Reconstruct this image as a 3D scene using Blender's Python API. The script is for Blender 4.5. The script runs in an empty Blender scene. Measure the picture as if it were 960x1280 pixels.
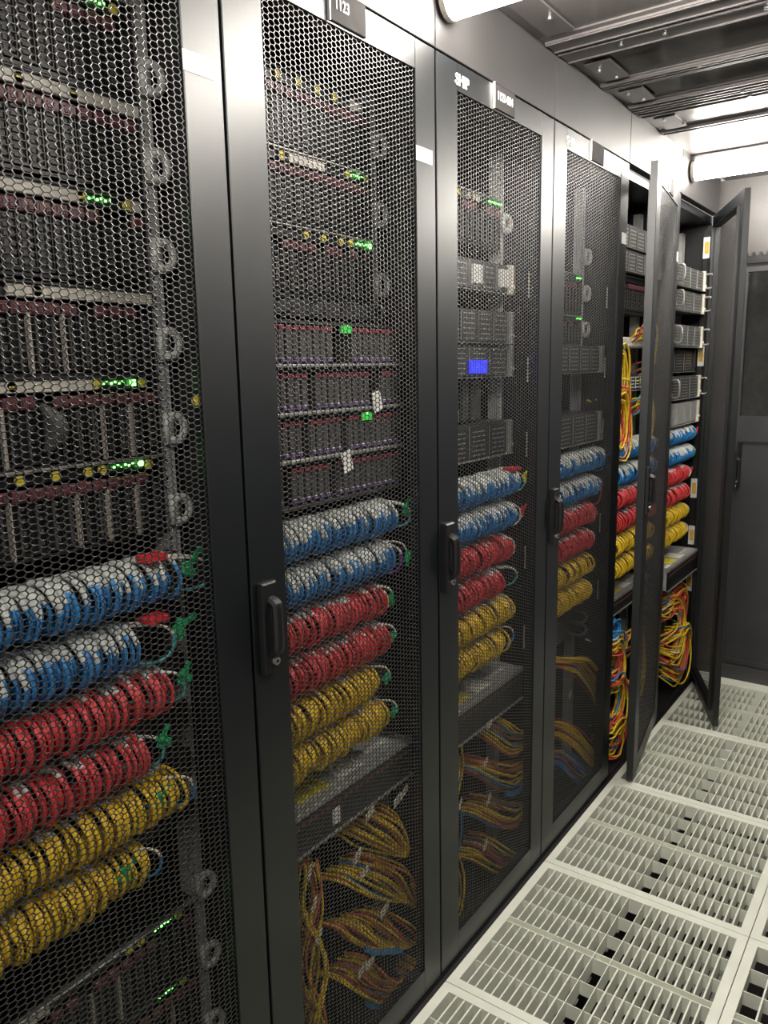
import bpy, math, random
import numpy as np
from mathutils import Matrix, Vector
random.seed(7)
R_ = random.Random(11)
SC = bpy.context.scene
COL = SC.collection

# ------------------------------------------------------------------ camera
F_PX = 980.0
CAM = np.array([0.9322, -0.8980, 1.5410])
YAW, PITCH, ROLL = -0.62701, 0.18127, 0.01918
def cam_axes():
    f = np.array([math.sin(YAW)*math.cos(PITCH), math.cos(YAW)*math.cos(PITCH), -math.sin(PITCH)])
    rt = np.array([math.cos(YAW), -math.sin(YAW), 0.0]); dn = np.cross(f, rt)
    c, s = math.cos(ROLL), math.sin(ROLL)
    return c*rt+s*dn, -s*rt+c*dn, f
RT, DN, FW = cam_axes()
cd = bpy.data.cameras.new('camera'); cam = bpy.data.objects.new('camera', cd); COL.objects.link(cam)
cd.sensor_fit = 'HORIZONTAL'; cd.sensor_width = 36.0; cd.lens = F_PX/960*36.0; cd.clip_start = 0.02
M = Matrix(((RT[0], -DN[0], -FW[0], CAM[0]), (RT[1], -DN[1], -FW[1], CAM[1]), (RT[2], -DN[2], -FW[2], CAM[2]), (0, 0, 0, 1)))
cam.matrix_world = M
SC.camera = cam

# ------------------------------------------------------------------ world, exposure
w = bpy.data.worlds.new('world'); SC.world = w; w.use_nodes = True
bg = w.node_tree.nodes['Background']; bg.inputs[0].default_value = (1.0, 0.97, 0.93, 1); bg.inputs[1].default_value = 0.3
SC.view_settings.view_transform = 'Standard'; SC.view_settings.look = 'None'
SC.view_settings.gamma = 1; SC.view_settings.use_curve_mapping = False
SC.view_settings.exposure = 0.95
SC.cycles.use_denoising = True
SC.cycles.max_bounces = 8
SC.cycles.sample_clamp_indirect = 6
LAMP_GLOW = 44.0
LAMP_COLOUR = (1.0, 0.945, 0.86)

def onx(px, py, X=0.0):                      # where the photograph's pixel meets the plane x = X: (y, z)
    d = RT*((px-480)/F_PX) + DN*((py-640)/F_PX) + FW
    t = (X-CAM[0])/d[0]; p = CAM+t*d
    return float(p[1]), float(p[2])

# ------------------------------------------------------------------ materials
MATS = {}
def mat(name, col, rough=0.5, metal=0.0, spec=0.5, var=0.12, scale=30.0, emit=None, strength=0.0, trans=0.0, alpha=1.0, bump=0.0, coat=0.0):
    m = bpy.data.materials.new(name); m.use_nodes = True
    nt = m.node_tree; b = nt.nodes['Principled BSDF']
    b.inputs['Roughness'].default_value = rough; b.inputs['Metallic'].default_value = metal
    b.inputs['Specular IOR Level'].default_value = spec
    if coat: b.inputs['Coat Weight'].default_value = coat; b.inputs['Coat Roughness'].default_value = 0.3
    if trans: b.inputs['Transmission Weight'].default_value = trans
    tc = nt.nodes.new('ShaderNodeTexCoord'); nz = nt.nodes.new('ShaderNodeTexNoise')
    nz.inputs['Scale'].default_value = scale; nz.inputs['Detail'].default_value = 3
    nt.links.new(tc.outputs['Object'], nz.inputs['Vector'])
    rp = nt.nodes.new('ShaderNodeValToRGB')
    lo = [max(0, c*(1-var)) for c in col]; hi = [min(1, c*(1+var)) for c in col]
    rp.color_ramp.elements[0].color = (*lo, 1); rp.color_ramp.elements[1].color = (*hi, 1)
    rp.color_ramp.elements[0].position = 0.3; rp.color_ramp.elements[1].position = 0.7
    nt.links.new(nz.outputs['Fac'], rp.inputs['Fac']); nt.links.new(rp.outputs['Color'], b.inputs['Base Color'])
    if bump:
        bp = nt.nodes.new('ShaderNodeBump'); bp.inputs['Strength'].default_value = bump; bp.inputs['Distance'].default_value = 0.002
        n2 = nt.nodes.new('ShaderNodeTexNoise'); n2.inputs['Scale'].default_value = scale*8
        nt.links.new(tc.outputs['Object'], n2.inputs['Vector'])
        nt.links.new(n2.outputs['Fac'], bp.inputs['Height']); nt.links.new(bp.outputs['Normal'], b.inputs['Normal'])
    if emit:
        b.inputs['Emission Color'].default_value = (*emit, 1); b.inputs['Emission Strength'].default_value = strength
    MATS[name] = m
    return m
mat('black_paint', (0.003, 0.0045, 0.0065), 0.42, spec=0.7, var=0.3, scale=6, bump=0.04, coat=0.2)
mat('mesh_paint', (0.02, 0.02, 0.02), 0.36, spec=0.8)
mat('black_plastic', (0.012, 0.012, 0.013), 0.38)
mat('dark_inside', (0.012, 0.012, 0.013), 0.6)
mat('dark_metal', (0.05, 0.05, 0.052), 0.45, metal=0.4)
mat('grille_grey', (0.075, 0.073, 0.072), 0.5)
mat('silver', (0.55, 0.55, 0.53), 0.35, metal=0.8)
mat('zinc', (0.42, 0.42, 0.40), 0.42, metal=0.55)
mat('rail_grey', (0.42, 0.42, 0.41), 0.45)
mat('ring_clear', (0.5, 0.5, 0.48), 0.35)
mat('beige_strip', (0.62, 0.58, 0.50), 0.5)
mat('beige_slat', (0.36, 0.32, 0.27), 0.5)
mat('burgundy', (0.15, 0.05, 0.058), 0.4)
mat('red_latch', (0.28, 0.045, 0.06), 0.4)
mat('purple', (0.17, 0.10, 0.28), 0.4)
mat('white_plastic', (0.8, 0.79, 0.76), 0.45)
mat('white_boot', (0.58, 0.60, 0.57), 0.35, var=0.25, scale=90)
mat('white_label', (0.85, 0.84, 0.80), 0.55)
mat('yellow_tag', (0.75, 0.62, 0.08), 0.45)
mat('yellow_label', (0.72, 0.45, 0.06), 0.5)
mat('amber_sticker', (0.75, 0.68, 0.05), 0.5)
mat('green_led', (0.1, 0.8, 0.1), 0.4, emit=(0.15, 1.0, 0.12), strength=4.0)
mat('dim_green', (0.02, 0.25, 0.04), 0.5, emit=(0.05, 0.7, 0.06), strength=0.35)
mat('blue_screen', (0.02, 0.03, 0.5), 0.3, emit=(0.03, 0.04, 1.0), strength=0.9)
mat('bay_grey', (0.14, 0.14, 0.138), 0.42, metal=0.3)
mat('bay_dark', (0.045, 0.045, 0.046), 0.45)
mat('cord_blue', (0.035, 0.25, 0.60), 0.4, var=0.25, scale=60)
mat('cord_red', (0.70, 0.06, 0.065), 0.4, var=0.2, scale=60)
mat('cord_yellow', (0.82, 0.56, 0.03), 0.4, var=0.2, scale=60)
mat('cord_teal', (0.08, 0.35, 0.36), 0.4)
mat('cord_white', (0.72, 0.68, 0.58), 0.45)
mat('cord_purple', (0.20, 0.05, 0.35), 0.4)
mat('cord_orange', (0.70, 0.20, 0.07), 0.4)
mat('cord_maroon', (0.36, 0.05, 0.045), 0.45)
mat('tie_green', (0.01, 0.38, 0.13), 0.5)
mat('tie_red', (0.6, 0.02, 0.03), 0.5)
mat('tile_paint', (0.72, 0.74, 0.645), 0.42, var=0.05, scale=12, bump=0.1)
mat('damper', (0.20, 0.20, 0.185), 0.5, var=0.15)
mat('void_black', (0.01, 0.01, 0.01), 0.8)
mat('ceiling_metal', (0.13, 0.12, 0.118), 0.36, metal=0.35, var=0.08, scale=10)
mat('wall_paint', (0.075, 0.07, 0.068), 0.42, var=0.06, scale=8)
mat('door_dark', (0.05, 0.05, 0.053), 0.4, var=0.15, scale=8)
mat('header_paint', (0.035, 0.033, 0.033), 0.48, spec=0.4, var=0.1, scale=5)
mat('screw', (0.4, 0.4, 0.4), 0.3, metal=0.9)
mat('sign_face', (0.05, 0.046, 0.046), 0.8, spec=0.2)
mat('diffuser', (0.9, 0.88, 0.8), 0.5, emit=LAMP_COLOUR, strength=LAMP_GLOW)
# glass panes: thin sheet, mostly clear
def glass(name, tint, rough=0.04):
    m = bpy.data.materials.new(name); m.use_nodes = True; nt = m.node_tree
    for n in list(nt.nodes):
        if n.type == 'BSDF_PRINCIPLED': nt.nodes.remove(n)
    out = nt.nodes['Material Output']; mx = nt.nodes.new('ShaderNodeMixShader'); fr = nt.nodes.new('ShaderNodeFresnel')
    tr = nt.nodes.new('ShaderNodeBsdfTransparent'); gl = nt.nodes.new('ShaderNodeBsdfGlossy')
    tr.inputs[0].default_value = (*tint, 1); gl.inputs['Roughness'].default_value = rough; fr.inputs[0].default_value = 1.5
    nt.links.new(fr.outputs[0], mx.inputs[0]); nt.links.new(tr.outputs[0], mx.inputs[1]); nt.links.new(gl.outputs[0], mx.inputs[2])
    nt.links.new(mx.outputs[0], out.inputs['Surface']); MATS[name] = m
glass('pane_glass', (0.72, 0.72, 0.72)); glass('roof_glass', (0.55, 0.53, 0.52), 0.15)
_nt = MATS['roof_glass'].node_tree; _o = _nt.nodes['Material Output']; _l = _o.inputs['Surface'].links[0].from_socket
_d = _nt.nodes.new('ShaderNodeBsdfDiffuse'); _d.inputs[0].default_value = (0.30, 0.28, 0.27, 1); _x = _nt.nodes.new('ShaderNodeMixShader'); _x.inputs[0].default_value = 0.35  # frosted grey mixed in, standing in for the glazing's pale reflections
_nt.links.new(_l, _x.inputs[1]); _nt.links.new(_d.outputs[0], _x.inputs[2]); _nt.links.new(_x.outputs[0], _o.inputs['Surface'])

# ------------------------------------------------------------------ mesh builder
class MB:
    def __init__(s): s.v = []; s.f = []; s.m = []
    def box(s, x0, x1, y0, y1, z0, z1, mi=0):
        n = len(s.v)
        s.v += [(x0,y0,z0),(x1,y0,z0),(x1,y1,z0),(x0,y1,z0),(x0,y0,z1),(x1,y0,z1),(x1,y1,z1),(x0,y1,z1)]
        for q in ((0,3,2,1),(4,5,6,7),(0,1,5,4),(1,2,6,5),(2,3,7,6),(3,0,4,7)):
            s.f.append(tuple(n+i for i in q)); s.m.append(mi)
        return s
    def bevbox(s, x0, x1, y0, y1, z0, z1, b=0.002, mi=0):     # front (x1) edges chamfered
        n = len(s.v)
        s.v += [(x0,y0,z0),(x0,y1,z0),(x0,y1,z1),(x0,y0,z1),
                (x1-b,y0,z0),(x1-b,y1,z0),(x1-b,y1,z1),(x1-b,y0,z1),
                (x1,y0+b,z0+b),(x1,y1-b,z0+b),(x1,y1-b,z1-b),(x1,y0+b,z1-b)]
        s.f.append((n+3,n+2,n+1,n)); s.m.append(mi)
        for a, c in ((0,4),(4,8)):
            for i in range(4):
                j = (i+1) % 4; s.f.append((n+a+i,n+a+j,n+c+j,n+c+i)); s.m.append(mi)
        s.f.append((n+8,n+9,n+10,n+11)); s.m.append(mi)
        return s
    def tube(s, pts, r, n=5, mi=0, mis=None, cap=True):
        P = [Vector(p) for p in pts]; L = len(P); base = len(s.v)
        u = None
        for i in range(L):
            t = (P[min(i+1, L-1)]-P[max(i-1, 0)])
            if t.length < 1e-9: t = Vector((0,0,1))
            t.normalize()
            if u is None:
                a = Vector((0,1,0)) if abs(t.y) < 0.8 else Vector((1,0,0)); u = t.cross(a).normalized()
            else:
                u = (u - t*u.dot(t)).normalized()
            wv = t.cross(u); ri = r[i] if isinstance(r, (list, tuple)) else r
            for k in range(n):
                an = 2*math.pi*k/n; s.v.append(tuple(P[i] + (u*math.cos(an)+wv*math.sin(an))*ri))
        for i in range(L-1):
            for k in range(n):
                k2 = (k+1) % n
                s.f.append((base+i*n+k, base+i*n+k2, base+(i+1)*n+k2, base+(i+1)*n+k)); s.m.append(mis[i] if mis else mi)
        if cap:
            s.f.append(tuple(base+k for k in reversed(range(n)))); s.m.append(mis[0] if mis else mi)
            s.f.append(tuple(base+(L-1)*n+k for k in range(n))); s.m.append(mis[-1] if mis else mi)
        return s
    def cyl(s, p0, p1, r, n=12, mi=0): return s.tube([p0, p1], r, n, mi)
    def mesh(s, name, mats, smooth=False):
        me = bpy.data.meshes.new(name); me.from_pydata(s.v, [], s.f)
        for m in mats: me.materials.append(MATS[m])
        if any(s.m): me.polygons.foreach_set('material_index', s.m)
        if smooth: me.polygons.foreach_set('use_smooth', [True]*len(s.f))
        me.update(); return me
def link(name, data, parent=None, loc=(0,0,0), rot=(0,0,0), scale=None):
    o = bpy.data.objects.new(name, data); COL.objects.link(o); o.parent = parent; o.location = loc; o.rotation_euler = rot
    if scale: o.scale = scale
    return o
def part(name, mb, mats, parent, loc=(0,0,0), rot=(0,0,0), smooth=False, label=None):
    if isinstance(mats, str): mats = [mats]
    o = link(name, mb.mesh(name, mats, smooth), parent, loc, rot)
    if label: o['label'] = label
    return o
def thing(name, label, cat, loc=(0,0,0), rotz=0, group=None):
    o = link(name, None, None, loc, (0,0,rotz)); o.empty_display_size = 0.05
    o['label'] = label; o['category'] = cat
    if group: o['group'] = group
    return o
def tag(o, label, cat, group=None):
    o['label'] = label; o['category'] = cat
    if group: o['group'] = group
    return o
def struct(name, mb, mats, parent=None, loc=(0,0,0)):
    o = part(name, mb, mats, parent, loc)
    if parent is None: o['kind'] = 'structure'
    return o
def B(x0, x1, y0, y1, z0, z1): return MB().box(x0, x1, y0, y1, z0, z1)
def smooth_path(pts, n=5):
    P = [Vector(p) for p in pts]; P = [P[0]*2-P[1]] + P + [P[-1]*2-P[-2]]; out = []
    for i in range(1, len(P)-2):
        for k in range(n):
            t = k/n; a, b, c, d = P[i-1], P[i], P[i+1], P[i+2]
            out.append(tuple(0.5*((2*b)+(c-a)*t+(2*a-5*b+4*c-d)*t*t+(3*b-a-3*c+d)*t**3)))
    out.append(tuple(P[-2])); return out
def text(s, size, parent, loc, rot, m='white_label', name='lettering', ext=0.0006, bold=0.0, sx=1.0):
    c = bpy.data.curves.new(name, 'FONT'); c.body = s; c.size = size; c.extrude = ext; c.align_x = 'CENTER'; c.align_y = 'CENTER'; c.offset = bold
    t = bpy.data.objects.new(name, c); COL.objects.link(t)
    dg = bpy.context.evaluated_depsgraph_get(); me = bpy.data.meshes.new_from_object(t.evaluated_get(dg))
    bpy.data.objects.remove(t); me.materials.clear(); me.materials.append(MATS[m]); me.name = name
    o = link(name, me, parent, loc, rot); o.scale = (sx, 1, 1); return o
FACE = (math.pi/2, 0, math.pi/2)              # text that faces +x, reads along +y

W = 0.6; H = 2.185; MID = 1.25               # cabinet pitch, door top
PLACE = ['the nearest cabinet, cut off at picture left', 'the second cabinet from the left', 'the third cabinet from the left',
         'the fourth cabinet from the left', 'the fifth cabinet, behind the half-open door', 'the far open cabinet by the end wall']

# ------------------------------------------------------------------ setting: floor
fl = link('floor', B(-1.0, 1.25, -2.6, 3.15, -0.62, -0.60).mesh('floor', [MATS['void_black'].name]), None); fl['kind'] = 'structure'
RIM = 0.026; T = 0.045
def tile_frame():
    mb = MB(); g = 0.0012
    mb.box(g, RIM, g, W-g, -T, 0); mb.box(W-RIM, W-g, g, W-g, -T, 0)
    mb.box(RIM, W-RIM, g, RIM, -T, 0); mb.box(RIM, W-RIM, W-RIM, W-g, -T, 0)
    mb.box(RIM, W-RIM, 0.288, 0.2905, -T, -0.001); mb.box(RIM, W-RIM, 0.3095, 0.312, -T, -0.001); mb.box(RIM, W-RIM, 0.2905, 0.3095, -T, -0.024)
    mb.box(0.276, 0.2785, RIM, W-RIM, -T, 0); mb.box(0.3215, 0.324, RIM, W-RIM, -T, 0)
    for (y0, y1) in ((RIM, 0.288), (0.312, W-RIM)):
        for k in (1, 2):
            yy = y0+(y1-y0)*k/3; mb.box(RIM, W-RIM, yy-0.001, yy+0.001, -T, -0.006)
    return mb
def damper():                                 # pierced sheet under the grate
    mb = MB(); rng = random.Random(3)
    for (x0, x1) in ((RIM, 0.276), (0.324, W-RIM)):
        n = 11; pw = (x1-x0)/n
        for i in range(n):
            mb.box(x0+i*pw, x0+i*pw+pw*0.66, RIM, W-RIM, -T-0.022, -T-0.020)
            for k in range(6): yy = RIM+0.045+k*0.091+0.004*(i % 2); mb.box(x0+i*pw+pw*0.40, x0+i*pw+pw*0.58, yy, yy+0.010, -T-0.020, -T-0.016, 1)
            for k in range(12):
                if rng.random() < 0.75:
                    yy = RIM+0.02+k*0.045; mb.box(x0+i*pw+pw*0.66, x0+i*pw+pw, yy, yy+0.024, -T-0.022, -T-0.020)
    return mb
tile_me = tile_frame().mesh('tile_frame', ['tile_paint']); dam_me = damper().mesh('damper_sheet', ['damper', 'white_plastic'])
slat_me = B(-0.0021, 0.0021, RIM, 0.288, -T, -0.0015).mesh('slat', ['tile_paint']); slat_me2 = B(-0.0021, 0.0021, 0.312, W-RIM, -T, -0.0015).mesh('slat', ['tile_paint'])
open_me = None
for k in range(-1, 5):
    for c in range(2):
        if c == 1 and k > 2: continue
        t = link('floor_tile', tile_me, fl, (0.012+c*W, k*W, 0))
        far = k >= 4
        if c == 0: link('damper_sheet', dam_me, t)
        if not far:
            for (x0, x1) in ((RIM, 0.276), (0.324, W-RIM)):
                for i in range(1, 11):
                    x = x0+(x1-x0)*i/11
                    if c == 1 and i % 2: continue
                    link('slat', slat_me, t, (x, 0, 0)); link('slat', slat_me2, t, (x, 0, 0))
        else:
            mb = MB()
            for (x0, x1) in ((RIM, 0.276), (0.324, W-RIM)):
                for i in range(1, 11):
                    x = x0+(x1-x0)*i/11; mb.box(x-0.0016, x+0.0016, RIM, W-RIM, -T, -0.0015)
            part('slats', mb, 'tile_paint', t)
struct('trim_1', MB().box(-0.002, 0.0115, -1.25, 3.06, -0.05, -0.006).box(-1.0, -0.002, -1.3, 3.1, -0.60, 0.0035), 'dark_inside')  # second block, under the cabinets, added to stop light leaking in below
struct('trim_2', B(0.012, 1.25, 3.0, 3.078, -0.03, 0.001), 'tile_paint')
# ------------------------------------------------------------------ setting: walls, headers, ceiling
CZ = 2.35
for k in range(6):                            # plain panels above the cabinets
    struct('trim_%d' % (3+k), MB().bevbox(-0.03, 0.0, (k-1)*W+0.001, k*W-0.001, H+0.004, CZ+0.06, 0.0012), 'header_paint')
struct('wall_left', B(-1.04, -1.0, -2.6, 3.1, -0.6, 2.95), 'dark_inside')
wr = struct('wall_right', B(1.25, 1.28, -2.6, 3.1, -0.6, 2.95), 'black_paint')
# end wall round the sliding door
wb = MB(); YB = 3.085
wb.box(-0.03, 1.25, YB, YB+0.05, 2.01, CZ); wb.box(-0.03, 0.085, YB, YB+0.05, 0.0, 2.01)
struct('wall_back', wb, 'wall_paint')
for xx in (0.10, 0.62): part('seam_strip', B(xx, xx+0.002, YB-0.001, YB, 2.01, CZ), 'door_dark', bpy.data.objects['wall_back'])
dr = link('door_1', None, None, (0.087, YB, 0)); dr['kind'] = 'structure'
d = MB(); d.box(0, 0.035, -0.01, 0.03, 0.075, 1.97); d.box(0.035, 0.9, -0.01, 0.03, 1.94, 1.97); d.box(0.035, 0.9, -0.01, 0.03, 1.17, 1.29)
d.box(0.86, 0.9, -0.01, 0.03, 0.075, 1.94); d.box(0.035, 0.86, -0.002, 0.02, 0.1, 1.17); d.box(0.035, 0.86, -0.012, 0.03, 0.075, 0.1)
part('door_leaf', d, 'door_dark', dr)
part('window_pane', B(0.035, 0.86, 0.006, 0.012, 1.29, 1.94), 'pane_glass', dr)
part('kick_sill', B(-0.0, 0.95, -0.03, 0.03, 0.001, 0.07), 'door_dark', dr)
part('door_rail', B(0, 1.0, -0.03, 0.0, 1.975, 2.005), 'black_plastic', dr)
bt = MB()
for i in range(30): bt.box(0.02+i*0.03, 0.03+i*0.03, -0.032, -0.004, 2.005, 2.022)
part('brush_teeth', bt, 'black_plastic', dr)
part('door_handle', MB().bevbox(0, 0.02, 0, 0.012, 0, 0.22, 0.003), 'black_plastic', dr, (0.045, -0.012, 0.95), (0, 0, -math.pi/2))
part('door_lock', MB().cyl((0.012, -0.012, 1.06), (0.012, -0.02, 1.06), 0.008), 'silver', dr, smooth=False)
# made-up rack behind the pane; its pale parts imitate the window's reflections
rk = thing('reflection_rack', 'made-up rack behind the end door glass, imitating its reflections', 'rack', (0.15, 3.7, 0))
part('frame', MB().box(0, 0.04, 0, 0.05, 0, 2.1).box(0.5, 0.54, 0, 0.05, 0, 2.1).box(0, 0.54, 0, 0.4, 2.1, 2.14).box(-0.3, 1.2, 0.45, 0.47, 0, 2.3), 'zinc', rk)
for i in range(7): part('rack_unit', MB().bevbox(-0.3, 0, 0, 0.44, 0, 0.16, 0.003), 'rail_grey' if i % 3 == 0 else 'grille_grey', rk, (0.05, 0.03, 0.6+i*0.2), (0, 0, -math.pi/2))

# ceiling: pressed-metal modules with glazed openings
ce = MB()
solid = [(-1.3, -0.45), (-0.06, 0.10), (0.50, 0.72), (1.10, 1.29), (1.50, 1.57), (1.74, 1.90), (1.90, 3.1)]
for a, b in solid: ce.box(0.0, 1.25, a, b, CZ, CZ+0.02)
ce.box(0, 0.05, -1.3, 3.1, CZ+0.001, CZ+0.021); ce.box(1.2, 1.25, -1.3, 3.1, CZ+0.001, CZ+0.021)
ceil = struct('ceiling', ce, 'ceiling_metal')
def beam(a, b, h=0.006, lips=True):
    mb = MB(); mb.box(0.004, 1.246, a, b, CZ-h, CZ-0.0005)
    if lips: mb.box(0.004, 1.246, a+0.004, a+0.010, CZ-h-0.003, CZ-h); mb.box(0.004, 1.246, b-0.010, b-0.004, CZ-h-0.003, CZ-h)
    part('ceiling_beam', mb, 'ceiling_metal', ceil)
for a, b in ((-0.03, 0.07), (0.52, 0.56), (1.12, 1.19), (1.20, 1.28), (1.505, 1.535), (1.54, 1.565), (1.75, 1.79), (1.80, 1.835), (1.85, 1.895), (2.10, 2.14)): beam(a, b)
for a, b in ((0.10, 0.50), (0.72, 1.10), (1.29, 1.50), (1.57, 1.74)):
    part('glass_pane', B(0.05, 1.2, a, b, CZ+0.004, CZ+0.008), 'roof_glass', ceil)
for (x, y) in ((0.05, 0.78), (0.08, 0.98), (0.05, 1.38), (0.07, 1.46), (0.05, 1.62), (0.07, 1.70), (0.06, 1.95), (0.10, 2.04), (0.16, 1.24), (0.27, 1.24), (0.28, 1.52), (0.33, 1.82), (0.34, 1.875), (0.5, 1.24), (0.5, 1.52), (0.36, 2.12)):
    part('bolt', MB().cyl((x, y, CZ-0.011), (x, y, CZ), 0.0065, 8), 'screw', ceil)
for (y0, y1) in ((0.74, 1.08), (1.32, 1.48), (1.59, 1.72), (1.93, 2.08)):
    part('corner_plate', B(0.03, 0.10, y0, y1, CZ-0.006, CZ-0.0005), 'ceiling_metal', ceil)
# above the ceiling
rf = struct('roof_slab', B(-1.04, 1.4, -1.4, 3.2, 2.95, 3.0), 'header_paint')
for i, (y, lab) in enumerate(((1.33, 'galvanised strut behind the ceiling glass, nearest the beam'), (1.62, 'galvanised strut behind the farther ceiling pane'))):
    th = thing('strut_channel', lab, 'strut', (0.17, y, 2.42))
    part('channel', MB().box(0, 0.022, 0, 0.2, 0, 0.006).box(0, 0.004, 0, 0.2, 0, 0.03).box(0.018, 0.022, 0, 0.2, 0, 0.03), 'silver', th, rot=(0, 0, -0.35 if i == 0 else -0.5))
    part('bolt', MB().cyl((0.01, 0.04, -0.006), (0.01, 0.04, 0.02), 0.006, 8), 'screw', th)
tr = thing('cable_tray', 'overhead wire tray with yellow cables behind the ceiling glass', 'cable tray', (0.28, 0.4, 2.44))
mb = MB()
for i in range(3): mb.tube([(0.03+0.11*i, 0, 0), (0.03+0.11*i, 1.45, 0)], 0.004, 6)
for i in range(15): mb.tube([(0, 0.05+0.1*i, 0.03), (0.01, 0.05+0.1*i, 0), (0.28, 0.05+0.1*i, 0), (0.29, 0.05+0.1*i, 0.03)], 0.003, 5)
part('tray', mb, 'zinc', tr)
for i in range(6):
    pts = [(0.04+0.03*i+R_.uniform(-0.02, 0.02), 0.05+j*0.2, 0.015+0.006*(i % 2)+R_.uniform(0, 0.01)) for j in range(8)]
    part('cable', MB().tube(smooth_path(pts), 0.005, 6), 'cord_yellow' if i % 2 else 'amber_sticker', tr, smooth=True)
jb = thing('junction_box', 'dark junction box above the ceiling glass', 'box', (0.30, 1.34, 2.52))
part('box', B(0, 0.14, 0, 0.13, 0, 0.08), 'dark_inside', jb); part('gland', MB().cyl((0.05, 0.06, -0.02), (0.05, 0.06, 0), 0.02), 'silver', jb)
duct = thing('perforated_panel', 'grey slotted panel above the ceiling glass', 'panel', (0.47, 1.3, 2.50))
mb = MB()
for i in range(16): mb.box(0, 0.10, i*0.028, i*0.028+0.016, 0, 0.006)
mb.box(-0.006, 0, 0, 0.45, 0, 0.01); mb.box(0.10, 0.106, 0, 0.45, 0, 0.01); part('slats', mb, 'grille_grey', duct)

# ------------------------------------------------------------------ lamps across the aisle
def lamp(y, label, z=2.285, x0=0.006, x1=1.23, r=0.036):
    th = thing('ceiling_lamp', label, 'lamp', (0, y, z))
    part('housing', MB().box(x0+0.01, x1-0.01, -0.018, 0.018, r-0.001, r+0.012).box(x0+0.1, x0+0.13, -0.015, 0.015, r+0.012, CZ-z-0.0125).box(x1-0.15, x1-0.12, -0.015, 0.015, r+0.012, CZ-z-0.0125), 'zinc', th)
    n = 40; pts = [(x0+0.012+(x1-x0-0.024)*i/n, 0, 0) for i in range(n+1)]
    mb = MB().tube(pts, r, 16, cap=False); part('diffuser', mb, 'diffuser', th, smooth=True)
    for x in (x0, x1-0.012): part('end_cap', MB().cyl((x, 0, 0), (x+0.012, 0, 0), r+0.002, 16), 'beige_strip', th)
lamp(0.64, 'glowing tube lamp at the top edge, above the second cabinet')
lamp(2.52, 'glowing tube lamp across the ceiling in front of the end wall', z=2.288, r=0.036)
lamp(-1.20, 'tube lamp across the ceiling behind the viewpoint')

# ------------------------------------------------------------------ honeycomb sheet
def honeycomb(y0, y1, z0, z1, p=0.0121, r=0.0092, wire=0.0014, th=0.0009):
    a, b = p*2/3, p/3
    nc = int((y1-y0)/p); nr = int((z1-z0)/r)
    ux = np.array([a, b, -b, -a, -b, b]); uz = np.array([0, r/2, r/2, 0, -r/2, -r/2])
    k = 1-wire/r
    V = []; F = []; n = 0
    ring = np.zeros((24, 3))
    for i, (sc, x) in enumerate(((1, 0), (k, 0), (k, -th), (1, -th))):
        ring[i*6:(i+1)*6, 0] = x; ring[i*6:(i+1)*6, 1] = ux*sc; ring[i*6:(i+1)*6, 2] = uz*sc
    q = []
    for L in range(3):
        for i in range(6):
            j = (i+1) % 6; q.append((L*6+i, L*6+j, (L+1)*6+j, (L+1)*6+i))
    q = np.array(q)
    cs = [(y0+p/2+c*p, z0+r/2+rr*r+(r/2 if c % 2 else 0)) for c in range(nc+1) for rr in range(nr)]
    cs = np.array(cs); N = len(cs)
    V = np.repeat(ring[None], N, 0); V[:, :, 1] += cs[:, 0:1]; V[:, :, 2] += cs[:, 1:2]
    F = (q[None]+(np.arange(N)*24)[:, None, None]).reshape(-1)
    me = bpy.data.meshes.new('mesh_panel'); V = V.reshape(-1, 3)
    me.vertices.add(len(V)); me.vertices.foreach_set('co', V.astype(np.float32).ravel())
    nf = N*18; me.loops.add(nf*4); me.loops.foreach_set('vertex_index', F.astype(np.int32))
    me.polygons.add(nf); me.polygons.foreach_set('loop_start', (np.arange(nf)*4).astype(np.int32))
    me.materials.append(MATS['mesh_paint']); me.update(calc_edges=True); me.validate()
    return me
MESH = honeycomb(0.080, 0.522, 0.066, 2.128)
# door drawn in its own frame: hinge at the far edge (y = 0), leaf runs to y = -0.594
def build_frame():
    mb = MB(); a, b = -0.594, 0.0; y0 = a; y1 = a+0.0855; y2 = a+0.520; y3 = b
    z0, z1 = 0.012, H; t = 0.024
    mb.bevbox(-t, 0, y0, y1, z0, z1, 0.0015); mb.bevbox(-t, 0, y2, y3, z0, z1, 0.0015)
    mb.box(-t, -0.0004, y1, y2, z1-0.056, z1-0.0005); mb.box(-t, -0.0004, y1, y2, z0+0.0005, 0.078)
    mb.box(-t-0.012, -t, y0+0.055, y0+0.058, z0+0.05, z1-0.05); mb.box(-t-0.012, -t, y3-0.058, y3-0.055, z0+0.05, z1-0.05)   # inner lips
    mb.box(-t-0.012, -t, y0+0.055, y3-0.055, z1-0.053, z1-0.05); mb.box(-t-0.012, -t, y0+0.055, y3-0.055, z0+0.05, z0+0.053)
    return mb.mesh('door', ['black_paint'])
FRAME = build_frame()
hb = MB().bevbox(0, 0.012, -0.018, 0.018, -0.082, 0.082, 0.003); HBASE = hb.mesh('handle', ['black_plastic'])
gr = MB().tube(smooth_path([(0.010, 0.004, 0.050), (0.020, 0.004, 0.046), (0.024, 0.004, 0.034), (0.024, 0.004, -0.03), (0.016, 0.004, -0.044), (0.010, 0.004, -0.046)], 4), 0.0085, 8)
gr.v = [(x, 0.004+(y-0.004)*1.25, z) for x, y, z in gr.v]
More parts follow.
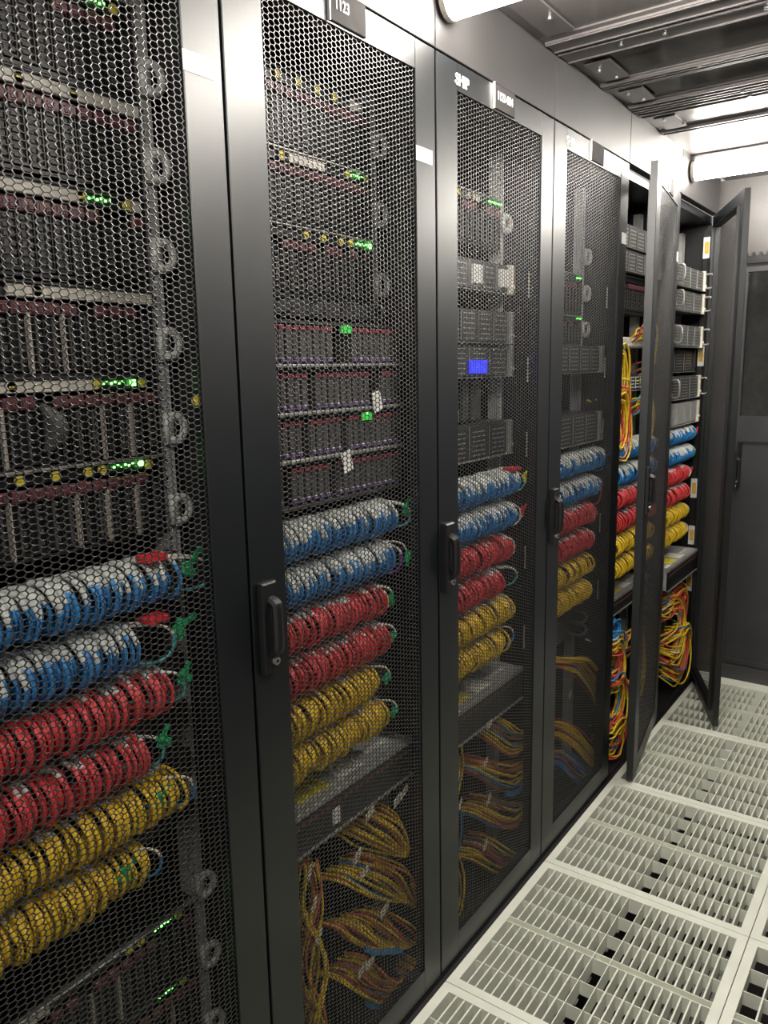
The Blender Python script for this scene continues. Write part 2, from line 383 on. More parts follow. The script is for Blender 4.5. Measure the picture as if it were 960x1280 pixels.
def handle_mesh():
    mb = MB(); mb.bevbox(0, 0.012, -0.018, 0.018, -0.082, 0.082, 0.003, 0)
    n = len(mb.v); mb.v += gr.v; mb.f += [tuple(i+n for i in f) for f in gr.f]; mb.m += [0]*len(gr.f)
    mb.cyl((0.012, 0.006, -0.060), (0.017, 0.006, -0.060), 0.0075, 12, 1); mb.cyl((0.017, 0.006, -0.060), (0.0185, 0.006, -0.060), 0.003, 8, 0)
    return mb.mesh('handle', ['black_plastic', 'silver'])
HANDLE = handle_mesh()
DOT_ = MB().cyl((0, 0, 0), (0.004, 0, 0), 0.0075, 12).mesh('yellow_tag', ['yellow_tag'])
RING = MB()
ringpts = [(0.012*math.cos(a)*0.2+0.006, 0.017*math.cos(a)+0.006, 0.021*math.sin(a)) for a in [math.radians(q) for q in range(-125, 126, 25)]]
RING.tube(ringpts, 0.0072, 8); RING.box(-0.004, 0.006, -0.012, 0.004, -0.026, 0.026)
RING = RING.mesh('cable_ring', ['ring_clear'], True)
def rail_mesh():
    mb = MB(); mb.box(-0.03, 0, 0, 0.003, 0.05, 2.12, 0); 
    z = 0.05
    mb.box(-0.003, 0, 0, 0.006, 0.05, 2.12, 0); mb.box(-0.003, 0, 0.015, 0.030, 0.05, 2.12, 0)
    while z < 2.11: mb.box(-0.003, 0, 0.006, 0.015, z, z+0.009, 0); z += 0.0148
    return mb.mesh('mounting_rail', ['rail_grey'])
RAIL = rail_mesh()
def cabinet(k, label, angle=0.0, handle=True, rings=()):
    y = (k-1)*W; th = thing('server_cabinet', label, 'cabinet', (0, y, 0))
    mb = MB(); mb.box(-0.95, -0.027, 0.0008, 0.0022, 0.004, H); mb2 = MB().box(-0.95, -0.027, W-0.0022, W-0.0008, 0.004, H)
    part('side_panel', mb, 'dark_inside', th); part('side_panel', mb2, 'dark_inside', th)
    part('top_panel', B(-0.95, -0.027, 0.0022, W-0.0022, H-0.03, H), 'black_paint', th)
    part('base_panel', B(-0.95, -0.027, 0.0022, W-0.0022, 0.004, 0.012), 'dark_inside', th)
    part('rear_panel', B(-0.955, -0.95, 0.0008, W-0.0008, 0.004, H), 'dark_inside', th)
    link('mounting_rail', RAIL, th, (-0.135, 0.5415, 0)); link('mounting_rail', RAIL, th, (-0.135, 0.0585, 0)).scale = (1, -1, 1)
    d = link('door', FRAME, th, (0.0, W-0.003, 0), (0, 0, angle))
    if angle == 0: pass
    link('mesh_panel', MESH, d, (-0.0035, -0.594, 0))
    if handle: link('handle', HANDLE, d, (0.0, -0.594+0.032, 1.103))
    for z in rings: link('cable_ring', RING, th, (-0.128, 0.560, z))
    return th, d
RZ1 = (1.312, 1.449, 1.587, 1.726, 1.861, 1.989, 0.599, 0.451, 0.30); RZ2 = (2.011, 1.869, 1.722)
CAB = []
CAB.append(cabinet(0, 'black server cabinet with mesh door, nearest, cut by the picture edge', rings=RZ1))
CAB.append(cabinet(1, 'black mesh-door cabinet with its door sign washed out by glare', rings=RZ2))
CAB.append(cabinet(2, 'black mesh-door cabinet with SHIP lettering and number sign 1123-004', rings=(1.93,)))
CAB.append(cabinet(3, 'black mesh-door cabinet, last one whose door is shut', rings=(1.90, 1.78, 1.66)))
CAB.append(cabinet(4, 'black cabinet whose mesh door stands slightly open', math.radians(8.7)))
CAB.append(cabinet(5, 'far black cabinet with widely opened door beside the end wall', math.radians(24.0)))
def on_door(k, y, z):                         # door-frame coordinates from a shut-door position
    return (0.0006, y-(k-1)*W-(W-0.003), z)
def sticker(k, px0, py0, px1, py1, m='white_label', name='label_sticker', lab=None):
    (ya, za), (yb, zb) = onx(px0, py0), onx(px1, py1)
    zc = (za+zb)/2; hh = 0.014
    part(name, B(0.0, 0.0008, ya-(k-1)*W-(W-0.003), yb-(k-1)*W-(W-0.003), zc-hh, zc+hh), m, CAB[k][1], label=lab)
sticker(0, 228, 72, 268, 90, lab='blank white label'); sticker(1, 520, 190, 540, 198, lab='blank white label')
part('label_sticker', B(0, 0.0008, -0.050, -0.006, 1.93, 1.965), 'white_label', CAB[3][1])
part('label_sticker', B(0, 0.0008, -0.050, -0.006, 1.93, 1.965), 'white_label', CAB[4][1])
for k, s in ((1, '1123'), (2, '1123-004'), (3, ''), (4, '')):
    yc = 0.305 - (W-0.003)
    p = part('sign_plate', MB().bevbox(0, 0.004, -0.052, 0.052, -0.027, 0.027, 0.001), 'sign_face', CAB[k][1], (0.0, yc, 2.160))
    part('sign_edge', B(0, 0.006, -0.0545, -0.052, -0.029, 0.029), 'silver', CAB[k][1], (0.0, yc, 2.160))
    if s: text(s, 0.026, CAB[k][1], (0.0046, yc - (0.018 if k == 1 else 0), 2.162), FACE, bold=0.0003, sx=0.8, name='sign_lettering')
for k in (2, 3):
    text('SHIP', 0.033, CAB[k][1], (0.001, 0.108-(W-0.003), 2.150), FACE, bold=0.0006, sx=0.9, name='ship_lettering')
for i, z in enumerate((1.76, 1.53, 1.32, 0.99, 0.745)):       # rail labels behind the mesh at the far side
    for k in (2, 3): part('rail_label', B(0, 0.001, 0, 0.012, -0.035, 0.035), 'cord_white', CAB[k][0], (-0.045, 0.545, z))
link('yellow_tag', DOT_, CAB[0][1], (-0.012, onx(245, 501, -0.01)[0]+W-(W-0.003), onx(245, 501, -0.01)[1]))
part('corner_post', B(-0.05, -0.030, 0.560, 0.5975, 0.012, 2.12), 'black_paint', CAB[5][0])
for (px, py) in ((891, 312), (883, 445), (876, 607), (872, 665), (868, 723)):
    z = onx(px, py, -0.029)[1]
    p = part('rail_label', B(-0.014, 0.014, -0.0012, 0, -0.046, 0.046), 'white_label', CAB[5][0], (-0.036, 0.5598, z))
    part('yellow_band', B(-0.008, 0.010, -0.0020, -0.0012, -0.026, 0.026), 'yellow_label', p)

# ------------------------------------------------------------------ blade enclosures
HB = 0.135
def blade_mesh(style):
    mb = MB(); w2 = 0.0118; h = 0.088
    mb.box(-0.10, -0.004, -w2, w2, 0, h, 0)
    mb.box(-0.004, 0, -w2, -w2+0.002, 0, h, 0); mb.box(-0.004, 0, w2-0.002, w2, 0, h, 0)
    mb.box(-0.004, 0.001, -w2+0.002, w2-0.002, 0, 0.004, 0)
    if style == 0:
        for i in range(7): mb.box(-0.004, -0.001, -0.007, 0.007, 0.010+i*0.0105, 0.014+i*0.0105, 1)
    elif style == 1:
        for i in range(6):
            mb.box(-0.004, -0.001, -0.008, -0.002, 0.008+i*0.012, 0.015+i*0.012, 1); mb.box(-0.004, -0.001, 0.002, 0.008, 0.008+i*0.012, 0.015+i*0.012, 1)
    else:
        mb.box(-0.004, -0.001, -0.0015, 0.0015, 0.006, 0.08, 1)
        for i in range(4): mb.box(-0.004, -0.0015, 0.003, 0.008, 0.012+i*0.018, 0.018+i*0.018, 1)
    return mb.mesh('blade', ['black_plastic', 'grille_grey'])
BLADES = [blade_mesh(i) for i in range(3)]
lt = MB().bevbox(0, 0.007, -0.0105, 0.0105, 0, 0.018, 0.002).box(0.006, 0.009, -0.0085, -0.0015, 0.004, 0.013).box(0.006, 0.009, 0.0015, 0.0085, 0.004, 0.013)
LATCH = lt.mesh('latch', ['burgundy'])
DOT = MB().cyl((0, 0, 0), (0.004, 0, 0), 0.0075, 12).box(0.004, 0.0055, -0.005, 0.005, -0.0012, 0.0012).mesh('yellow_tag', ['yellow_tag'])
LED = MB().box(0, 0.0015, -0.0016, 0.0016, -0.0016, 0.0016).mesh('status_light', ['green_led'])
LEDB = MB().box(0, 0.002, -0.005, 0.005, -0.005, 0.005).mesh('status_light', ['green_led'])
def enclosure(k, ztop, label, X=-0.13, strips=(), dots=(), leds=(), big=(), divs=(), styles=(0, 1, 2), lips='dark_metal', latches=0.85, oval=None, n=18, hs=1.0):
    y = (k-1)*W; th = thing('blade_enclosure', label, 'server', (X, y, ztop-HB*hs)); th.scale = (1, 1, hs)
    mb = MB(); ya, yb = 0.0595, 0.5405
    mb.box(-0.70, -0.10, ya, yb, 0.001, HB-0.001); mb.box(-0.10, 0.0, ya, ya+0.003, 0.001, HB-0.001); mb.box(-0.10, 0.0, yb-0.003, yb, 0.001, HB-0.001)
    mb.box(-0.10, 0.001, ya+0.003, yb-0.003, 0.001, 0.006); mb.box(-0.10, -0.002, ya+0.003, yb-0.003, HB-0.024, HB-0.001)
    part('chassis', mb, 'black_plastic', th)
    part('top_lip', MB().bevbox(-0.002, 0.008, ya, yb, HB-0.006, HB-0.002, 0.001), lips, th)
    for s in strips:
        a, b = s; part('header_strip', MB().bevbox(-0.002, 0.004, a, b, HB-0.024, HB-0.006, 0.001), 'beige_strip', th)
    for a in dots: link('yellow_tag', DOT, th, (0.0, a, HB-0.015))
    for a in leds:
        for q in range(6): link('status_light', LED, th, (0.0, a-0.02+q*0.007, HB-0.014+(q % 2)*0.002))
    for a in big: link('status_light', LEDB, th, (0.001, a, HB-0.014))
    pw = (yb-ya-0.008)/n
    for i in range(n):
        yy = ya+0.004+pw*(i+0.5)
        b = link('blade', BLADES[styles[i*7 % len(styles)]], th, (0, yy, 0.009))
        if R_.random() < latches: link('latch', LATCH, b, (-0.002, 0, 0.078))
    for a in divs: part('divider_slat', B(-0.002, 0.006, a-0.0025, a+0.0025, 0.006, HB-0.045), 'beige_slat', th)
    if oval:
        o = MB(); pts = [(0.004+0.010*math.sin(math.pi*j/10), 0.012*math.cos(math.pi*j/10-math.pi/2)*1.6, -0.034+0.068*j/10) for j in range(11)]
        o.tube(pts, [0.004+0.011*math.sin(math.pi*j/10) for j in range(11)], 10); part('pull_handle', o, 'grille_grey', th, (0, oval, 0.060), smooth=True, label='pale rounded pull handle')
    return th
def yx(px, py, k, X=-0.13): return onx(px, py, X)[0]-(k-1)*W
def ys(k, lst, X=-0.13): return [yx(a, b, k, X) for a, b in lst]
names = ['second from the top', 'third from the top', 'fourth from the top', 'fifth from the top', 'lowest of the upper stack']
P0 = PLACE[0].split(',')[0]
enclosure(0, 2.085, 'black blade enclosure at the very top of the nearest cabinet', strips=((0.06, 0.34),), dots=ys(0, [(140, 8)]), leds=ys(0, [(118, 3)]), styles=(1, 0))
enclosure(0, 1.95, 'blade enclosure with long beige strip, second down in the nearest cabinet', strips=((0.06, 0.27), (0.29, 0.54)), dots=ys(0, [(22, 95), (93, 151)]), styles=(0, 1))
enclosure(0, 1.81, 'blade enclosure with green lights and beige strip, third down in nearest cabinet', strips=((0.06, 0.43), (0.51, 0.53)), dots=ys(0, [(99, 237), (157, 248)]), leds=ys(0, [(125, 241)]), styles=(1,))
enclosure(0, 1.672, 'blade enclosure with two pale slats, fourth down in the nearest cabinet', strips=((0.30, 0.54),), dots=ys(0, [(43, 349)]), leds=(), big=(), divs=ys(0, [(33, 400), (76, 400)]), styles=(2,))
enclosure(0, 1.540, 'blade enclosure with pale round pull handle in the nearest cabinet', strips=((0.21, 0.42),), dots=ys(0, [(12, 470), (117, 468), (176, 466)]), leds=ys(0, [(142, 466)]), big=ys(0, [(164, 465)]), divs=ys(0, [(127, 520), (162, 520), (2, 540)]), styles=(2,), oval=yx(50, 525, 0))
enclosure(0, 1.410, 'blade enclosure with bright green light, directly above the nearest blue cables', dots=ys(0, [(22, 587), (67, 582), (108, 578), (126, 575), (184, 568)]), leds=ys(0, [(155, 571)]), big=ys(0, [(174, 569)]), divs=ys(0, [(10, 640), (96, 630), (134, 625), (170, 620)]), styles=(2,), lips='zinc')
enclosure(0, 0.585, 'blade enclosure under the yellow cables in the nearest cabinet', leds=ys(0, [(205, 1155)]), dots=ys(0, [(160, 1190), (175, 1177), (222, 1141)]), divs=ys(0, [(106, 1170), (140, 1155)]), strips=((0.06, 0.25),), styles=(2,), lips='zinc')
enclosure(0, 0.450, 'lowest blade enclosure of the nearest cabinet', leds=ys(0, [(210, 1238)]), dots=ys(0, [(228, 1225)]), divs=ys(0, [(210, 1200)]), styles=(2, 0), strips=((0.30, 0.36),))
enclosure(1, 2.090, 'blade enclosure with yellow tags at the top of the second cabinet', dots=ys(1, [(345, 90), (371, 101), (395, 111), (417, 119)]), strips=((0.475, 0.51),), styles=(1, 0))
enclosure(1, 1.952, 'blade enclosure with beige strip, second down in the second cabinet', strips=(tuple(ys(1, [(359, 190), (404, 203)])),), dots=ys(1, [(350, 186), (433, 212), (457, 216)]), leds=ys(1, [(446, 214)]), styles=(0, 1), lips='zinc')
enclosure(1, 1.816, 'blade enclosure with yellow tags and green lights, third down in second cabinet', dots=ys(1, [(381, 287), (403, 291), (425, 296), (437, 298)]), leds=ys(1, [(452, 300)]), big=ys(1, [(461, 301)]), styles=(1, 2), lips='zinc')
enclosure(2, 1.990, 'blade enclosure at the top of the third cabinet', dots=ys(2, [(572, 184), (588, 191)]), leds=ys(2, [(615, 200), (624, 205)]), strips=((0.36, 0.42),), styles=(0, 1), lips='zinc')
enclosure(3, 1.840, 'blade enclosure with green lights in the fourth cabinet', leds=ys(3, [(725, 295)]), styles=(0, 1), lips='zinc')
enclosure(3, 1.704, hs=0.72, label='blade enclosure above the grey storage server in the fourth cabinet', leds=ys(3, [(725, 348)]), styles=(1, 2), lips='zinc')
enclosure(4, 1.86, 'blade enclosure in the fifth cabinet beside the open door', X=-0.08, leds=(0.10, 0.18), styles=(2, 1), lips='zinc')

# ------------------------------------------------------------------ disk shelves (second cabinet)
def drive_mesh():
    mb = MB(); mb.bevbox(-0.08, 0, -0.0078, 0.0078, 0.0, 0.062, 0.0015, 0); mb.box(0, 0.003, -0.0055, 0.0055, 0.003, 0.009, 1)
    mb.box(0, 0.0025, -0.004, 0.004, 0.009, 0.0105, 2); return mb.mesh('disk_drive', ['grille_grey', 'purple', 'white_plastic'])
DRIVE = drive_mesh(); DL = MB().bevbox(0, 0.004, -0.007, 0.007, 0, 0.009, 0.001).mesh('latch', ['red_latch'])
def shelf(k, z0, label, missing=(), lip='zinc', X=-0.062, green=(), flag=None):
    y = (k-1)*W; th = thing('disk_shelf', label, 'server', (X, y, z0)); ya, yb = 0.0600, 0.5400; h = 0.0862
    mb = MB().box(-0.60, -0.082, ya, yb, 0, h).box(-0.082, 0, ya, ya+0.004, 0, h).box(-0.082, 0, yb-0.004, yb, 0, h).box(-0.082, -0.002, ya+0.004, yb-0.004, 0, 0.005).box(-0.082, -0.002, ya+0.004, yb-0.004, h-0.006, h)
    part('chassis', mb, 'dark_metal', th)
    part('front_lip', MB().bevbox(-0.002, 0.010, ya, yb, 0.0, 0.0065, 0.0015), lip, th)
    n = 24; pw = (yb-ya-0.010)/n
    for i in range(n):
        if i in missing: continue
        d = link('disk_drive', DRIVE, th, (-0.004, ya+0.005+pw*(i+0.5), 0.008)); link('latch', DL, d, (-0.001, 0, 0.060))
    for yy in green: link('status_light', LED, th, (0.0, yy, h-0.006)); part('green_glow_port', B(-0.003, 0.001, yy-0.016, yy+0.016, h-0.020, h-0.006), 'dim_green', th)
    if flag is not None: part('label_flag', B(0.010, 0.011, flag, flag+0.03, -0.03, 0.012), 'white_label', th, rot=(0.25, 0, 0), label='white paper label')
shelf(1, 1.545, 'disk shelf with green light, topmost of four in the second cabinet', missing=(13, 14, 15), green=(0.36,), flag=None)
shelf(1, 1.457, 'disk shelf second from the top of four in the second cabinet', missing=(9, 19, 20), green=())
shelf(1, 1.369, 'disk shelf third from the top of four in the second cabinet', missing=(8, 14), green=(0.42,), flag=0.44)
shelf(1, 1.281, 'disk shelf just above the blue cables of the second cabinet', missing=(5, 12), flag=0.33, lip='dark_metal')
sv = thing('cable_manager', 'thin black cable manager above the disk shelves of second cabinet', 'cable manager', (-0.10, 0, 1.642))
part('plate', B(-0.03, 0, 0.06, 0.54, 0, 0.032), 'dark_metal', sv)
for i in range(5): part('finger', MB().tube(smooth_path([(0, 0.11+i*0.095, 0.004), (0.03, 0.11+i*0.095, 0.006), (0.03, 0.11+i*0.095, 0.028), (0, 0.11+i*0.095, 0.030)], 3), 0.003, 6), 'grille_grey', sv)

# ------------------------------------------------------------------ rack servers of several faces
def server(k, z0, z1, label, X=-0.09, body='bay_dark', face='zinc', ears='silver', drives=8, screen=None, handles=False, extra=None, ports=False, y0=0.0595, y1=0.5405):
    y = (k-1)*W; th = thing('rack_server', label, 'server', (X, y, z0)); h = z1-z0-0.002
    part('chassis', B(-0.65, -0.012, y0+0.006, y1-0.006, 0, h), body, th)
    for s in (0, 1):
        a, b = (y0, y0+0.020) if s == 0 else (y1-0.020, y1)
        part('ear', MB().bevbox(-0.012, 0.006, a, b, 0, h, 0.002).cyl((0.006, (a+b)/2, h*0.25), (0.011, (a+b)/2, h*0.25), 0.005, 8), ears, th)
        if handles:
            c = (a+b)/2; part('handle', MB().tube(smooth_path([(0.004, c, 0.014), (0.034, c, 0.016), (0.040, c, h/2), (0.034, c, h-0.016), (0.004, c, h-0.014)], 4), 0.0045, 8), 'silver', th, smooth=True)
    ya, yb = y0+0.021, y1-0.021; pw = (yb-ya)/drives
    for i in range(drives):
        c = ya+pw*(i+0.5)
        mb = MB(); mb.bevbox(-0.014, -0.002, c-pw/2+0.0015, c+pw/2-0.0015, 0.004, h-0.004, 0.0015, 0)
        nn = max(2, int(h/0.014))
        for q in range(nn): mb.box(-0.002, -0.0005, c-pw*0.32, c+pw*0.32, 0.010+q*0.0125, 0.0125+q*0.0125, 1)
        mb.box(-0.002, 0.0, c-pw/2+0.002, c-pw/2+0.0035, 0.006, h-0.006, 1)
        d = part('drive_bay', mb, [body, face], th)
        if ports and i % 2: part('port_block', B(-0.002, 0.006, c-pw*0.3, c+pw*0.3, h*0.2, h*0.8), 'white_plastic', d)
    if screen: part('screen', MB().bevbox(-0.001, 0.004, screen[0], screen[1], h*0.12, h*0.52, 0.001), 'blue_screen', th, label='glowing blue display')
    part('lower_lip', B(-0.012, 0.008, y0, y1, -0.0015, 0.0), 'zinc', th)
    return th
server(2, 1.735, 1.815, 'server with pale port blocks, high in the third cabinet', drives=6, ports=True, ears='cord_white')
server(2, 1.602, 1.690, 'server with tall silver ear above the blue display, third cabinet', drives=5, ears='zinc')
server(2, 1.513, 1.600, 'server with a glowing blue display in the third cabinet', drives=4, screen=(0.30, 0.39), ears='zinc')
server(2, 1.296, 1.392, 'server just above the blue cables of the third cabinet', drives=4, ears='zinc', body='dark_metal')
pm = thing('power_module', 'pair of upright grey modules standing in the third cabinet gap', 'module', (-0.12, W, 1.398))
part('module', MB().bevbox(-0.1, 0, 0.32, 0.35, 0, 0.105, 0.003).box(0, 0.002, 0.33, 0.34, 0.01, 0.09), 'grille_grey', pm)
part('module', MB().bevbox(-0.1, 0, 0.37, 0.42, 0, 0.105, 0.003), 'grille_grey', pm)
part('port_strip', MB().bevbox(-0.03, 0, 0.07, 0.30, 0, 0.03, 0.002), 'zinc', pm)
server(3, 1.515, 1.604, 'silver storage server in the middle of the fourth cabinet', X=-0.05, drives=5, ears='silver', body='dark_metal')
server(3, 1.285, 1.385, 'server with white clips above the blue cables, fourth cabinet', X=-0.05, drives=4, ears='zinc')
for i, (a, b) in enumerate(((2.03, 1.945), (1.945, 1.865))):
    server(4, b, a, ('upper' if i == 0 else 'lower')+' dark server at the top of the fifth cabinet', X=-0.05, drives=5, handles=False)
server(4, 1.60, 1.64, 'cream patch block above the yellow loops of the fifth cabinet', X=-0.06, drives=10, face='white_plastic', body='beige_strip')
server(4, 1.44, 1.50, 'white-faced switch behind yellow cables in the fifth cabinet', X=-0.07, drives=8, face='white_plastic', body='dark_metal')
L5 = ['topmost', 'second', 'third', 'fourth', 'lowest']
for i, (a, b, hd, bd) in enumerate(((1.945, 1.855, True, 'bay_grey'), (1.845, 1.755, True, 'bay_grey'), (1.702, 1.606, True, 'bay_grey'), (1.485, 1.385, True, 'bay_dark'), (1.372, 1.272, False, 'rail_grey'))):
    server(5, b, a, L5[i]+' silver-handled server in the far open cabinet' if hd else 'pale grey unit above the blue cables, far open cabinet', X=-0.03, drives=4 if i % 2 == 0 else 3, handles=hd, ears='cord_white', body=bd)
server(5, 1.50, 1.598, 'black server between silver ones in the far open cabinet', X=-0.06, drives=3, body='black_plastic', ears='dark_metal')
fg = thing('finger_duct', 'slotted grey finger duct in the upper far cabinet', 'cable duct', (-0.05, 4*W+0.03, 1.95))
mb = MB().box(-0.03, -0.025, 0, 0.03, 0, 0.16)
for i in range(9): mb.box(-0.025, 0, 0.0, 0.03, i*0.0178, i*0.0178+0.009)
part('duct', mb, 'zinc', fg)

# ------------------------------------------------------------------ rolls of patch cords
def cord_mesh(colour, boot, seed):
    rng = random.Random(seed)
    arc = [(-0.108, 0.016), (-0.092, 0.027), (-0.074, 0.0325), (-0.056, 0.0315), (-0.040, 0.026), (-0.029, 0.015), (-0.024, 0.001), (-0.027, -0.014), (-0.037, -0.027), (-0.055, -0.034), (-0.076, -0.035), (-0.098, -0.028)]
    s = rng.uniform(0.86, 1.06); lean = rng.uniform(-0.003, 0.006); j = rng.uniform(-0.002, 0.002)
    pts = [(-0.108+(x+0.108)*s + j, lean*(i/11)+rng.uniform(-0.0012, 0.0012), z*s) for i, (x, z) in enumerate(arc)]
    pts = smooth_path(pts, 2); nb = boot+rng.choice((-1, 0, 0, 1, 2))
    r = [0.0043 if i <= nb else 0.0034 for i in range(len(pts))]
    mis = [0 if i < nb else 1 for i in range(len(pts)-1)]
    return MB().tube(pts, r, 5, mis=mis, cap=False).mesh('patch_cord', ['white_boot', colour], True)
CORDS = {c: [cord_mesh('cord_'+c, b, 100+i) for i in range(9)] for c, b in (('blue', 10), ('red', 6), ('yellow', 5))}
def loop_part(parent, y, z, r, m, dy=0.0, n=1, drop=0.03):
    for i in range(n):
        q = 0.004*i
        pts = [(-0.09, y-0.05, z+0.022+q), (-0.05, y-0.01, z+0.026+q), (-0.035, y+r*0.7, z+0.016), (-0.030, y+r+q, z-0.004), (-0.034, y+r*0.8, z-drop*0.8), (-0.05, y+r*0.1, z-drop), (-0.08, y-0.04, z-0.02)]
        pts = smooth_path(pts, 4); mis = [0 if k < len(pts)*0.42 else 1 for k in range(len(pts)-1)]
        part('loose_loop', MB().tube(pts, 0.0026, 6, mis=mis), ['cord_white', m], parent, smooth=True)
def tie_part(parent, y, z, ang, m='tie_green', L=0.05):
    mb = MB(); mb.box(-0.002, 0.002, -0.010, 0.012, -0.006, 0.008); mb.tube([(0, 0, -0.012), (0.002, 0.004, 0.014)], 0.005, 6)
    mb.box(-0.0015, 0.0015, 0.008, L, -0.0045, 0.0045); mb.box(-0.0015, 0.0015, -0.004, 0.010, -0.020, -0.004)
    part('cable_tie', mb, m, parent, (-0.030, y, z), (ang, 0, 0.15))
ORD = ['uppermost', 'lower']
ROWS = [('blue', 1.225, 'upper'), ('blue', 1.136, 'lower'), ('red', 1.047, 'upper'), ('red', 0.958, 'lower'), ('yellow', 0.869, 'upper'), ('yellow', 0.780, 'lower')]
SHORT = ['nearest cabinet at picture left', 'second cabinet from the left', 'third cabinet from the left', 'fourth cabinet from the left', 'fifth cabinet, beside its half-open door', 'far cabinet with the wide-open door']
ENDS = [(0.47, 0.385, 0.445, 0.395, 0.46, 0.385), (0.475, 0.470, 0.430, 0.430, 0.405, 0.430), (0.475, 0.44, 0.440, 0.385, 0.43, 0.41), (0.53, 0.50, 0.44, 0.44, 0.44, 0.43), (0.50,)*6, (0.48, 0.48, 0.42, 0.42, 0.42, 0.42)]
for k in range(6):
    for r, (c, z, pos) in enumerate(ROWS):
        th = thing('cable_bundle', '%s of the two %s patch cord rolls in the %s' % (pos, c, SHORT[k]), 'cable bundle', (0, (k-1)*W, z))
        part('panel_plate', MB().box(-0.14, -0.108, 0.0595, 0.5405, -0.020, 0.020).box(-0.108, -0.104, 0.0595, 0.5405, -0.006, 0.004), 'dark_metal', th)
        end = ENDS[k][r]; n = int((end-0.075)/0.0061)
        if k >= 3: n = int(n*0.85)
        for i in range(n):
            yy = 0.078+(end-0.078)*i/(n-1)+R_.uniform(-0.0020, 0.0020)+0.0016*math.sin(i*0.9+r+k)
            me = R_.choice(CORDS[c])
            o = link('patch_cord', me, th, (R_.uniform(-0.002, 0.003), yy-0.004, R_.uniform(-0.0015, 0.0015)), (R_.uniform(-0.03, 0.05), 0, R_.uniform(-0.03, 0.05)))
        # loose tail, tie
        if k == 0:
            if r < 2: loop_part(th, end+0.03, 0.0, 0.045, 'cord_teal', n=2, drop=0.03+0.01*r); tie_part(th, end+(0.025 if r == 0 else 0.085), 0.008, 0.7 if r == 0 else 0.2, L=0.044); part('red_clip', B(-0.05, -0.02, end-0.055+0.08*r, end-0.018+0.08*r, 0.036-0.006*r, 0.045-0.006*r), 'tie_red', th)
            elif r < 4: loop_part(th, end, 0.004, 0.03, 'cord_teal'); tie_part(th, end+0.028, 0.012, 1.0, L=0.028)
            else: loop_part(th, end-0.01, 0.0, 0.03, 'cord_blue'); tie_part(th, end-0.05, 0.006, 0.5, L=0.03)
        elif k == 1:
            if r == 0: loop_part(th, end+0.01, 0.0, 0.045, 'cord_teal', n=2); tie_part(th, end+0.035, 0.006, 0.9, L=0.034)
            elif r == 1: loop_part(th, end-0.01, 0, 0.03, 'cord_purple', n=2, drop=0.04); loop_part(th, end+0.012, 0.004, 0.03, 'tie_green'); tie_part(th, end+0.045, -0.012, -0.2, L=0.03)
            elif r == 2: loop_part(th, end-0.012, 0.0, 0.02, 'cord_yellow'); loop_part(th, end, 0.004, 0.026, 'tie_green'); tie_part(th, end+0.02, 0.0, 0.3, L=0.012)
            else: loop_part(th, end, 0.006, 0.035, 'cord_teal', drop=0.012); tie_part(th, end+0.022, -0.004, 1.5, L=0.014)
        elif k == 2:
            if r == 0: loop_part(th, end, 0.0, 0.03, 'cord_teal'); tie_part(th, end+0.03, 0.006, 0.5, 'amber_sticker', 0.03); part('red_clip', B(-0.05, -0.02, end-0.06, end-0.01, 0.034, 0.042), 'tie_red', th)
            elif r == 1: loop_part(th, end+0.01, 0.0, 0.035, 'cord_white', n=3, drop=0.035); tie_part(th, end+0.055, 0.0, 0.3, 'tie_red', 0.05)
            elif r == 3: loop_part(th, end+0.03, 0.005, 0.05, 'cord_teal', n=2, drop=0.03)
            elif r == 5: loop_part(th, end+0.01, 0.01, 0.03, 'cord_blue')
            else: loop_part(th, end-0.01, 0.0, 0.02, 'cord_white')
        elif k == 3:
            if r == 0: loop_part(th, end-0.03, 0, 0.05, 'cord_blue', n=2, drop=0.045); tie_part(th, end-0.005, 0.006, 0.3, 'cord_blue', 0.03)
            elif r == 1: loop_part(th, end-0.02, 0, 0.035, 'cord_maroon', n=2, drop=0.07)
            else: loop_part(th, end-0.01, 0, 0.03, 'cord_white')
        else:
            loop_part(th, end, 0.0, 0.04, 'tie_green' if r < 2 else 'cord_white', n=2)
            if k == 5 and r in (0, 2): tie_part(th, end+0.05, 0.004, 0.0, 'tie_red', 0.06)

# ------------------------------------------------------------------ grey switch trays under the rolls
def tray(k, label, zt=0.676, zb=0.585, X=-0.047):
    th = thing('network_switch', label, 'switch', (X, (k-1)*W, zb)); h = zt-zb
    part('chassis', B(-0.5, -0.003, 0.0600, 0.5400, 0, h), 'rail_grey', th)
    mb = MB().bevbox(-0.003, 0.003, 0.058, 0.542, 0, h-0.012, 0.001, 0)
    for i in range(24): mb.box(0.003, 0.0036, 0.075+i*0.019, 0.087+i*0.019, h-0.034, h-0.024, 1)
    part('faceplate', mb, ['black_plastic', 'burgundy'], th)
    part('front_edge', MB().bevbox(-0.01, 0.006, 0.058, 0.542, h-0.012, h+0.001, 0.001), 'zinc', th)
    part('caution_label', B(-0.09, -0.02, 0.17, 0.27, h, h+0.0008), 'amber_sticker', th); part('paper_label', B(-0.09, -0.015, 0.30, 0.38, h, h+0.0008), 'white_label', th)
    part('paper_label', B(-0.03, -0.012, 0.09, 0.15, h, h+0.0008), 'white_label', th); part('paper_label', B(-0.05, -0.035, 0.40, 0.50, h, h+0.0008), 'white_label', th)
    if k == 1: part('paper_label', B(0.003, 0.005, 0.245, 0.268, 0.015, 0.050), 'white_label', th)
    part('bottom_lip', B(-0.003, 0.008, 0.058, 0.542, -0.003, 0.0), 'zinc', th)
    return th
tray(1, 'grey-topped switch with yellow sticker under cables, second cabinet')
tray(2, 'grey-topped switch with yellow sticker under cables, third cabinet', 0.655, 0.560)
tray(5, 'long grey switch under the yellow cables, far open cabinet', 0.665, 0.570, 0.0)
